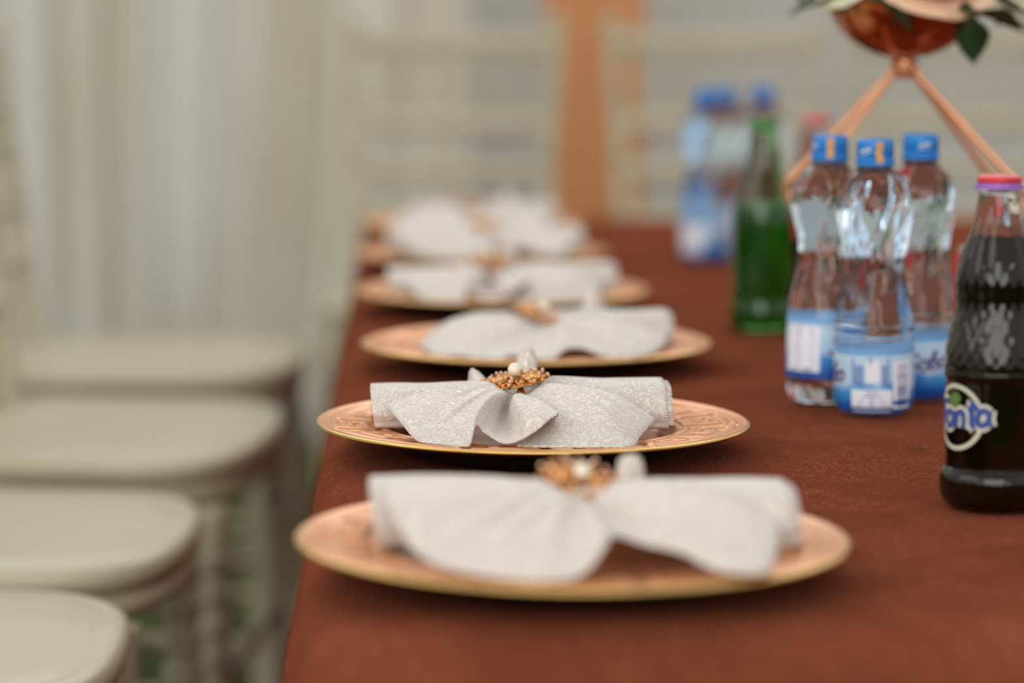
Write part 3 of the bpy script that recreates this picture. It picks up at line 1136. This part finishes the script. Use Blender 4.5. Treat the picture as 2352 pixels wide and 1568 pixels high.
# ------------------------------------------------------------------ water bottles
WPROF = [(.0, .0006), (.012, .0002), (.024, .0), (.0285, .0018), (.0316, .006), (.0326, .012), (.0328, .030), (.0328, .055), (.0328, .060), (.0320, .0615), (.0328, .063), (.0320, .0665), (.0328, .068), (.0322, .078), (.0305, .090), (.0278, .103), (.0255, .115),
         (.0247, .126), (.0256, .138), (.0280, .150), (.0300, .160), (.0309, .168), (.0306, .176), (.0288, .184), (.0252, .191), (.0205, .1965), (.0165, .200), (.0148, .203), (.0140, .206), (.0138, .2075)]


def w_rad(z, prof=WPROF):
    for (r0, z0), (r1, z1) in zip(prof[2:], prof[3:]):
        if z0 <= z <= z1:
            return r0 + (r1 - r0) * (z - z0) / (z1 - z0 or 1)
    return prof[-1][0]


def build_water(label_z, rich=True):
    w = thing('water_bottle', 'x', 'bottle')
    bm = bmesh.new()
    pr = [(max(r, .0008), z) for r, z in spline(WPROF, 4)]

    def fn(r, z, a):
        k = sm((z - .083) / .02) * (1 - sm((z - .188) / .012))
        tw = a * 8 + 2.4 * math.sin((z - .083) * 40)
        r2 = r * (1 + k * (0.030 * math.cos(tw) + 0.016 * math.cos(a * 16 - z * 160)))
        f = 1 - sm((z - .004) / .010)
        return r2 * (1 - 0.04 * f * (1 + math.cos(5 * a)) * .5)
    lathe(bm, pr, 96, fn)
    obj('body', bm, M_pet, w)
    bm = bmesh.new()
    lathe(bm, [(.0138, .2045), (.0160, .2048), (.0162, .2060), (.0162, .2075), (.0150, .2080)], 40)
    lathe(bm, [(.0153, .2082), (.0158, .2086), (.0158, .2112), (.0148, .2118)], 48)
    cap_ = obj('cap', bm, M_capblue, w)
    bm = bmesh.new()
    prof = [(.0144, .2118), (.0149, .2124), (.0149, .2236), (.0144, .2254), (.0134, .2262), (.0005, .2264)]
    lathe(bm, prof, 120, lambda r, z, a: r * (1 + (0.012 * math.cos(60 * a) if .2122 < z < .2245 else 0)))
    obj('cap_top', bm, M_capblue, cap_)
    # label band
    lr = lambda z: w_rad(z)
    z0 = label_z
    z1 = label_z + .052
    bm = bmesh.new()
    n = 96
    rows = []
    for j in range(15):
        z = z0 + (z1 - z0) * j / 14
        rows.append([((max(lr(z), .0300) + .0004) * math.sin(2 * PI * i / n), -(max(lr(z), .0300) + .0004) * math.cos(2 * PI * i / n), z - label_z + .012 * 0) for i in range(n + 1)])
    grid(bm, rows)
    lab = obj('label', bm, M_label, w)
    lab.location = (0, 0, label_z)
    L_ = lambda z: max(lr(z + label_z), .0300)
    if rich:
        bm = bmesh.new()
        patch_on(bm, L_, 0, 2 * PI, .0475, .0518, .0005, 96)
        obj('band_print', bm, M_skyblue, lab)
        bm = bmesh.new()
        word(bm, 'Sobo', .0150, L_, 0.05, .0215, .0030, .0008, rise=.10)
        obj('wordmark', bm, M_ink, lab)
        bm = bmesh.new()
        word(bm, 'Sobo', .0150, L_, 0.05, .0215, .0050, .0006, rise=.10)
        obj('wordmark_outline', bm, M_white, lab)
        bm = bmesh.new()
        for q, (a, z, ll) in enumerate(((-.2, .0165, .010), (.18, .0168, .007), (-.05, .0140, .008))):
            x = -ll / 2
            while x < ll / 2:
                stroke(bm, [(x, 0), (x + .0005, .0012)], .0004, L_, a, z, off=.0007)
                x += .0011
        obj('small_print', bm, M_ink, lab)
        # bubbles of lighter print (white panel + lines)
        for a0_, a1_, b0_, b1_ in ((50, 110, .0005, .0190), (-107, -43, .0060, .0450), (112, 144, .0030, .0420), (72, 92, .0250, .0430)):
            bm = bmesh.new()
            patch_on(bm, L_, R(a0_), R(a1_), b0_, b1_, .0006)
            obj('white_panel', bm, M_white, lab)
        bm = bmesh.new()
        rd = random.Random(5)
        for k in range(16):   # bar code lines
            zz = .0055 + k * .0022
            stroke(bm, [(-.0055, zz), (.0055, zz)], rd.choice((.0006, .0009, .0014)), L_, R(128), 0, off=.0008)
        obj('barcode', bm, M_ink, lab)
        bm = bmesh.new()
        for k in range(11):
            zz = .0445 - k * .0021
            if k > 2:
                stroke(bm, [(-.0165, zz), (-.0065, zz)], .0012, L_, R(80), 0, off=.0008)
                stroke(bm, [(.0085, zz), (.0145, zz)], .0012, L_, R(80), 0, off=.0008)
            else:
                stroke(bm, [(-.0165, zz), (.0145, zz)], .0012, L_, R(80), 0, off=.0008)
        for k in range(5):
            zz = .0165 - k * .0030
            stroke(bm, [(-.0045 - .002 * k, zz), (.0055 + .0018 * k, zz)], .0010, L_, R(80), 0, off=.0008)
        obj('panel_text', bm, M_inkpale, lab)
        bm = bmesh.new()
        for k in range(17):
            zz = .0425 - k * .0021
            stroke(bm, [(-.0160, zz), (.0140 - .004 * rd.random(), zz)], .0009, L_, R(-75), 0, off=.0008)
        obj('fine_print', bm, M_inkpale, lab)
        bm = bmesh.new()
        for x in (-.009, -.004, .003, .006, .009):
            stroke(bm, [(x, .0078), (x + .0022, .0080)], .0016, L_, R(-75), 0, off=.0009)
        obj('date_stamp', bm, M_darkink, lab)
    return w


def strip_on_cap(w, ang, wave=0.0):
    bm = bmesh.new()
    rows = []
    n = 20
    for j in range(n + 1):
        z = .2075 + .0180 * j / n
        r = (.0160 if z < .2122 else .0152) + .0002
        if z > .2235: r = .0152 - (z - .2235) * .5
        c = ang + wave * math.sin(j * 0.5)
        rows.append([(r * math.sin(c + q * .19), -r * math.cos(c + q * .19), z) for q in (-1, -.5, 0, .5, 1)])
    grid(bm, rows)
    for q in (-1, 1):
        pass
    o = obj('tax_strip', bm, M_gold_tape, [c for c in w.children if c.name.startswith('cap')][0])
    return o


def cap_logo(w, ang):
    bm = bmesh.new()
    f = lambda z: .01545
    for k in range(5):
        stroke(bm, [(-.0045 + k * .0020, -.001 + .0006 * k), (-.0040 + k * .0020, .0012 + .0006 * k), (-.0028 + k * .0020, .0004 + .0006 * k)], .0008, f, ang, .2165, off=.0002)
    stroke(bm, [(-.0052, -.0022), (.0, -.0016), (.0056, .0004)], .0006, f, ang, .2165, off=.0002)
    obj('cap_print', bm, M_white, [c for c in w.children if c.name.startswith('cap')][0])


VIEW = -10
w_mid = build_water(.0035)
strip_on_cap(w_mid, R(83 + 14), .05)
cap_logo(w_mid, R(83 - 32))
w_mid.location = (.393, 2.334, TT); w_mid.rotation_euler = (R(0.6), R(0.8), R(-83 + VIEW))
tag(w_mid, 'front middle clear water bottle, its label slid down to the base, barcode facing', 'bottle', 'blue capped water bottles')
w_left = build_water(.0215)
strip_on_cap(w_left, R(-37 + 3))
cap_logo(w_left, R(-37 - 60))
w_left.location = (.3615, 2.403, TT); w_left.rotation_euler = (0, R(.8), R(37 + VIEW))
tag(w_left, 'left clear water bottle of the near trio, beside the green bottle, ochre cap strip', 'bottle', 'blue capped water bottles')
w_right = build_water(.0035)
cap_logo(w_right, R(-12 + 12))
w_right.location = (.4445, 2.425, TT); w_right.rotation_euler = (0, R(.3), R(12 + VIEW))
tag(w_right, 'right clear water bottle of the near trio, partly behind the dark soda bottle', 'bottle', 'blue capped water bottles')
for (x, y, rz, lab) in ((.405, 3.765, 30, 'blurred blue capped water bottle far down the table, left of the green bottle'),
                        (.441, 3.84, 80, 'blurred far water bottle partly hidden between the two other far water bottles'),
                        (.497, 3.90, -50, 'blurred far water bottle rising behind the green bottle, dark blue cap')):
    c = copy_tree(w_left if rz != 30 else w_right)
    c.location = (x, y, TT)
    c.rotation_euler = (0, 0, R(rz))
    tag(c, lab, 'bottle', 'blue capped water bottles')


# ------------------------------------------------------------------ glass soda bottles
def crown(bm, r, z0, z1, seg=84):
    def fn(rr, z, a):
        if z < z0 + .0026:
            return rr * (1 + .035 * math.cos(21 * a))
        return rr
    lathe(bm, [(r * .93, z0), (r * 1.06, z0 + .0003), (r * 1.03, z0 + .0022), (r * .99, z0 + .0038), (r * .97, z1 - .0010), (r * .90, z1 - .0002), (r * .3, z1)], seg, fn)


FPROF = [(.0008, .0010), (.026, .0004), (.0312, .0), (.0345, .0040), (.0358, .0090), (.0362, .0165), (.0362, .0190), (.0353, .0228), (.0334, .0260), (.0328, .0290), (.0328, .0560), (.0330, .0830), (.0334, .0862), (.0344, .0885), (.0346, .0905), (.0344, .0930),
         (.0345, .0960), (.0338, .1040), (.0322, .1130), (.0300, .1230), (.0282, .1320), (.0276, .1400), (.0280, .1470), (.0280, .1530), (.0268, .1610), (.0242, .1700), (.0210, .1785), (.0180, .1860), (.0158, .1935), (.0145, .2020), (.0138, .2090), (.0138, .2110), (.0146, .2125), (.0146, .2145), (.0138, .2158), (.0138, .2180)]


def f_rad(z):
    for (r0, z0), (r1, z1) in zip(FPROF[2:], FPROF[3:]):
        if z0 <= z <= z1:
            return r0 + (r1 - r0) * (z - z0) / (z1 - z0 or 1)
    return .03


fb = thing('soda_bottle', 'dark grape soda bottle with Fanta logo and purple crown cap, at the right edge', 'bottle', (.3965, 1.889, TT), R(-12))
fb.location.x += .004
bm = bmesh.new()


def flutes(r, z, a):
    k = sm((z - .150) / .02) * (1 - sm((z - .198) / .012))
    d = sm((z - .094) / .010) * (1 - sm((z - .152) / .012))
    dim = 0.013 * math.cos(24 * a) * math.sin(z / .0085 * PI)
    base_k = (1 - sm((z - .018) / .004)) * sm((z - .004) / .003)
    return r * (1 + 0.022 * k * math.cos(12 * a) + d * dim + base_k * .008 * math.cos(40 * a))


lathe(bm, spline(FPROF, 4), 156, flutes)
obj('glass', bm, M_glass, fb)
bm = bmesh.new()
liq = [(max(r - .0011, .0006), max(z, .003)) for r, z in spline(FPROF, 4) if z < .1775]
lathe(bm, liq, 156, lambda r, z, a: flutes(r, z, a))
obj('drink', bm, M_dark_liquid, fb)
bm = bmesh.new()
crown(bm, .0148, .2135, .2215)
cp = obj('crown_cap', bm, M_cappurple, fb)
bm = bmesh.new()
lathe(bm, [(.0152, .2180), (.01495, .2206), (.0144, .2222), (.0130, .2228), (.0006, .2229)], 48)
obj('cap_disc', bm, M_capred, cp)
# logo
FADV = {'F': .46, 'a': .56, 'n': .54, 't': .42}
A0 = R(-50)
bm = bmesh.new()
cz = .0620
circ = [(.0205 * math.cos(t), .0210 * math.sin(t)) for t in [2 * PI * i / 48 for i in range(49)]]
stroke(bm, circ, .0026, f_rad, A0, cz, 1, .0010)
word(bm, 'Fanta', .0180, f_rad, A0 + .10, cz - .0085, .0080, .0011, .06, FADV, rise=.10)
stroke(bm, [(-.018, .000), (.006, .0025), (.0215, .005)], .0100, f_rad, A0, cz - .001, off=.00105)
obj('logo_backing', bm, M_logowhite, fb)
bm = bmesh.new()
word(bm, 'Fanta', .0180, f_rad, A0 + .10, cz - .0085, .0040, .0014, .06, FADV, rise=.10)
obj('logo_letters', bm, M_logoblue, fb)
bm = bmesh.new()
stroke(bm, [(-.006, .0090), (-.001, .0115), (.003, .0155)], .0085, f_rad, A0, cz, off=.0012, taper=True)
obj('logo_leaf', bm, M_logogreen, fb)

# green bottle
GPROF = [(.0008, .0010), (.026, .0004), (.0300, .0), (.0325, .004), (.0332, .012), (.0330, .022), (.0318, .030), (.0314, .040), (.0316, .080), (.0316, .110), (.0310, .122), (.0290, .134), (.0258, .146), (.0222, .160), (.0190, .174), (.0165, .188), (.0148, .199), (.0140, .206), (.0140, .2085), (.0150, .210), (.0150, .2125), (.0140, .214), (.0138, .216)]
gb = thing('soda_bottle', 'green glass soda bottle with green cap standing left of the water bottles', 'bottle', (.376, 2.937, TT))
bm = bmesh.new()
lathe(bm, spline(GPROF, 3), 96, lambda r, z, a: r * (1 + .012 * math.cos(10 * a) * sm((z - .13) / .02) * (1 - sm((z - .19) / .01))))
obj('glass', bm, M_green_glass, gb)
bm = bmesh.new()
lathe(bm, [(max(r - .0022, .0006), max(z, .006)) for r, z in spline(GPROF, 3) if z < .132], 64)
obj('drink', bm, M_green_liquid, gb)
bm = bmesh.new()
crown(bm, .0148, .2120, .2195)
obj('crown_cap', bm, M_capgreen, gb)


def build_cola(lab, loc):
    c = thing('soda_bottle', lab, 'bottle', loc)
    CP = [(.0008, .0010), (.026, .0004), (.0290, .0), (.0308, .004), (.0312, .020), (.0300, .040), (.0272, .056), (.0270, .066), (.0290, .080), (.0310, .096), (.0312, .112), (.0300, .128), (.0268, .146), (.0222, .164), (.0182, .182), (.0154, .198), (.0140, .206), (.0140, .2085), (.0150, .210), (.0150, .2125), (.0140, .214), (.0138, .216)]
    b = bmesh.new()
    lathe(b, spline(CP, 3), 96, lambda r, z, a: r * (1 + .018 * math.cos(12 * a) * (1 - sm((z - .07) / .01)) * sm((z - .02) / .01)))
    obj('glass', b, M_glass, c)
    b = bmesh.new()
    lathe(b, [(max(r - .0016, .0006), max(z, .004)) for r, z in spline(CP, 3) if z < .172], 96, lambda r, z, a: r * (1 + .018 * math.cos(12 * a) * (1 - sm((z - .07) / .01)) * sm((z - .02) / .01)))
    obj('drink', b, M_dark_liquid, c)
    b = bmesh.new()
    f = lambda z: .0313
    patch_on(b, f, 0, 2 * PI, .090, .118, .0004, 64)
    obj('label', b, M_redlabel, c)
    b = bmesh.new()
    crown(b, .0148, .2120, .2195)
    obj('crown_cap', b, M_capred, c)
    return c


build_cola('dark cola bottle with red cap behind the left water bottle and copper stand', (.4425, 3.02, TT))
can = thing('drink_can', 'red drink can mostly hidden behind the purple capped soda bottle', 'can', (.5435, 2.60, TT))
bm = bmesh.new()
lathe(bm, [(.024, .0), (.0265, .0008), (.0300, .0060), (.0330, .0120), (.0330, .0980), (.0322, .1030), (.0285, .1090)], 64, cap1=False)
obj('body', bm, M_redlabel, can)
bm = bmesh.new()
lathe(bm, [(.0285, .1090), (.0290, .1115), (.0286, .1130), (.0276, .1130), (.0270, .1085), (.0260, .1078), (.0010, .1078)], 64, cap0=False)
obj('lid', bm, M_tin, can)
bm = bmesh.new()
tube(bm, [(.0085 * math.cos(t), -.004 + .0120 * math.sin(t), .1090) for t in [2 * PI * k / 24 for k in range(24)]], .0012, 6, True)
obj('pull_tab', bm, M_tin, can)

# ------------------------------------------------------------------ centrepiece: wire stand, bowl, roses
st = thing('flower_stand', 'geometric copper wire stand with polished bowl holding the roses, behind the water bottles', 'flower stand', (.461, 2.60, TT))
HX, HY, HZ = .100, .058, .168
bowl_z = .288
for sx in (-1, 1):
    for sy in (-1, 1):
        bm = bmesh.new()
        for q in (-1, 1):
            o1 = .0032 * q
            pts = [(sx * .007, sy * .004 + o1 * .6, bowl_z - .001), (sx * .012, sy * .006 + o1, bowl_z - .016), (sx * (HX - .004), sy * HY + o1 * 1.8, HZ + .006), (sx * HX, sy * HY + o1 * 1.8, HZ), (sx * (HX - .003), sy * HY + o1 * 1.8, HZ - .007), (sx * .034, sy * .022 + o1, .012), (sx * .030, sy * .020 + o1, .003)]
            tube(bm, pts, .0030, 8)
        obj('wire_leg', bm, M_wire, st)
bm = bmesh.new()
tube(bm, [(.038 * math.cos(2 * PI * k / 40), .030 * math.sin(2 * PI * k / 40), .0035) for k in range(40)], .0030, 8, True)
obj('base_ring', bm, M_wire, st)
bm = bmesh.new()
lathe(bm, [(.006, bowl_z - .019), (.0088, bowl_z - .017), (.0095, bowl_z - .010), (.0088, bowl_z - .003), (.0075, bowl_z + .001)], 24)
bmesh.ops.create_uvsphere(bm, u_segments=14, v_segments=8, radius=.0042, matrix=Matrix.Translation((-.003, -.0095, bowl_z - .009)))
obj('collar', bm, M_wire, st)
bm = bmesh.new()
bp = [(.0008, 0.0), (.015, .0008), (.030, .0052), (.045, .0135), (.058, .0250), (.067, .0375), (.0715, .0500), (.0722, .0520), (.0705, .0520), (.0655, .0382), (.0565, .0262), (.0435, .0148), (.029, .0068), (.0145, .0026), (.0008, .0020)]
lathe(bm, [(r, z + bowl_z) for r, z in spline(bp, 3)], 72)
obj('bowl', bm, M_bowl, st)


def petal(bm, ang, tilt, rad, size, z0, curl, seed):
    """cupped petal standing on a circle of radius rad, leaning outwards by tilt"""
    rows = []
    for j in range(10):
        v = j / 9
        row = []
        wv = math.sin(min(1, v * 1.12 + .12) * PI * .56) ** .8
        for i in range(11):
            u = -1 + 2 * i / 10
            a = ang + u * wv * size / max(rad + v * size * math.sin(tilt), .006) * .62
            edge = 0.10 * size * (u * u) * v
            r = rad * (0.35 + .65 * sm(v * 3)) + math.sin(tilt) * size * v + curl * size * (v ** 4) - edge * .4
            z = z0 + math.cos(tilt) * size * v - curl * size * .55 * v ** 5 - edge + .02 * size * noise.noise(Vector((u * 2 + seed, v * 3, seed)))
            row.append((r * math.cos(a), r * math.sin(a), z))
        rows.append(row)
    grid(bm, rows)


def leaf_mesh(bm, base, direction, length, width, droop, seed=0):
    d = Vector(direction).normalized()
    side = d.cross(Vector((0, 0, 1))).normalized()
    up = side.cross(d)
    rows = []
    n = 18
    for j in range(n + 1):
        v = j / n
        w = width * math.sin(PI * v ** .85) ** .9 * (1 - .25 * v) * (1 + .10 * abs(math.sin(v * n * PI / 2)))
        c = Vector(base) + d * length * v - Vector((0, 0, 1)) * droop * v * v
        row = []
        for u in (-1, -.5, 0, .5, 1):
            row.append(c + side * u * w + up * (abs(u) * w * .35 + .004 * math.sin(v * 6 + seed) * u))
        rows.append(row)
    grid(bm, rows)


def build_rose(size, m, lab, loc, rot, leaves=(), group='roses in the copper bowl'):
    t = thing('rose', lab, 'flower', loc, 0, group)
    b = bmesh.new()
    sd = loc[0] * 100
    k = 0
    for ring, (n, tilt, rad, sz, z0, curl) in enumerate(((3, .10, .10, .62, .30, .0), (4, .22, .20, .68, .24, .02), (5, .42, .28, .74, .16, .10), (6, .72, .34, .80, .08, .22), (7, 1.05, .36, .86, .02, .30))):
        for q in range(n):
            petal(b, 2 * PI * q / n + ring * .9 + .15 * math.sin(k * 2.3), tilt, rad * size * .5, sz * size, z0 * size, curl, sd + k)
            k += 1
    o = obj('bloom', b, m, t)
    o.rotation_euler = rot
    s_ = o.modifiers.new('thick', 'SOLIDIFY'); s_.thickness = .0008; s_.offset = 0
    b = bmesh.new()
    tube(b, [(0, 0, .004), (0, 0, -.012), (.002, .0, -.026)], [.006, .004, .003], 8)
    obj('stem', b, M_leaf, t)
    for bs, tip, wd in leaves:   # base and tip measured from the middle of the bowl rim
        b = bmesh.new()
        o0 = Vector((BX - loc[0], BY - loc[1], BZ + .05 - loc[2]))
        bs, tip = Vector(bs) + o0, Vector(tip) + o0
        leaf_mesh(b, bs, tip - bs + Vector((0, 0, .008)), (tip - bs).length, wd, .008, sd)
        lf = obj('leaf', b, M_leaf, t)
        s_ = lf.modifiers.new('thick', 'SOLIDIFY'); s_.thickness = .0007; s_.offset = 0
    return t


BX, BY, BZ = .461, 2.60, TT + bowl_z
build_rose(.052, M_peach, 'large peach rose at the front centre of the copper bowl', (BX + .016, BY - .040, BZ + .062), (R(38), R(4), 0),
           [((.030, -.098, -.006), (.088, -.090, -.026), .024), ((.038, -.092, -.010), (.046, -.082, -.048), .018), ((-.048, -.080, .006), (-.012, -.088, -.024), .018)])
build_rose(.050, M_cream, 'cream white rose spilling over the right side of the copper bowl', (BX + .080, BY - .022, BZ + .056), (R(34), R(40), 0),
           [((.078, -.045, -.004), (.112, -.062, -.044), 0.019), ((.090, -.010, .0), (.140, .0, -.012), 0.022)])
build_rose(.036, M_cream, 'small cream white rose at the left side of the copper bowl', (BX - .046, BY - .024, BZ + .068), (R(25), R(-40), 0),
           [((-.056, -.022, .004), (-.104, -.030, -.006), 0.024), ((-.062, .0, .008), (-.098, .020, .012), .014)])
build_rose(.050, M_cream, 'cream white rose behind the peach rose at the back of the bowl', (BX + .004, BY + .046, BZ + .062), (R(-28), 0, 0),
           [((0, .062, .0), (.01, .105, -.01), .015)])
build_rose(.044, M_peach, 'peach rose behind the small cream rose at the back left of the bowl', (BX - .044, BY + .036, BZ + .066), (R(-15), R(-25), 0),
           [((-.06, .04, .0), (-.095, .07, -.01), .014)])

# ------------------------------------------------------------------ twig on the cloth
bm = bmesh.new()
tube(bm, [(0, 0, .0010), (.006, .001, .0016), (.012, -.001, .0012), (.018, .001, .0010)], [.0004, .0005, .0005, .0003], 6)
tube(bm, [(.006, .001, .0015), (.010, .004, .0022), (.013, .006, .0018)], [.0004, .0003, .0002], 6)
tube(bm, [(.010, -.0005, .0014), (.013, -.004, .0022)], [.0004, .0002], 6)
o = obj('twig', bm, M_twig)
o.location = (.384, 2.132, TT - .0015)
tag(o, 'tiny dry brown twig lying on the tablecloth in front of the water bottles', 'twig')
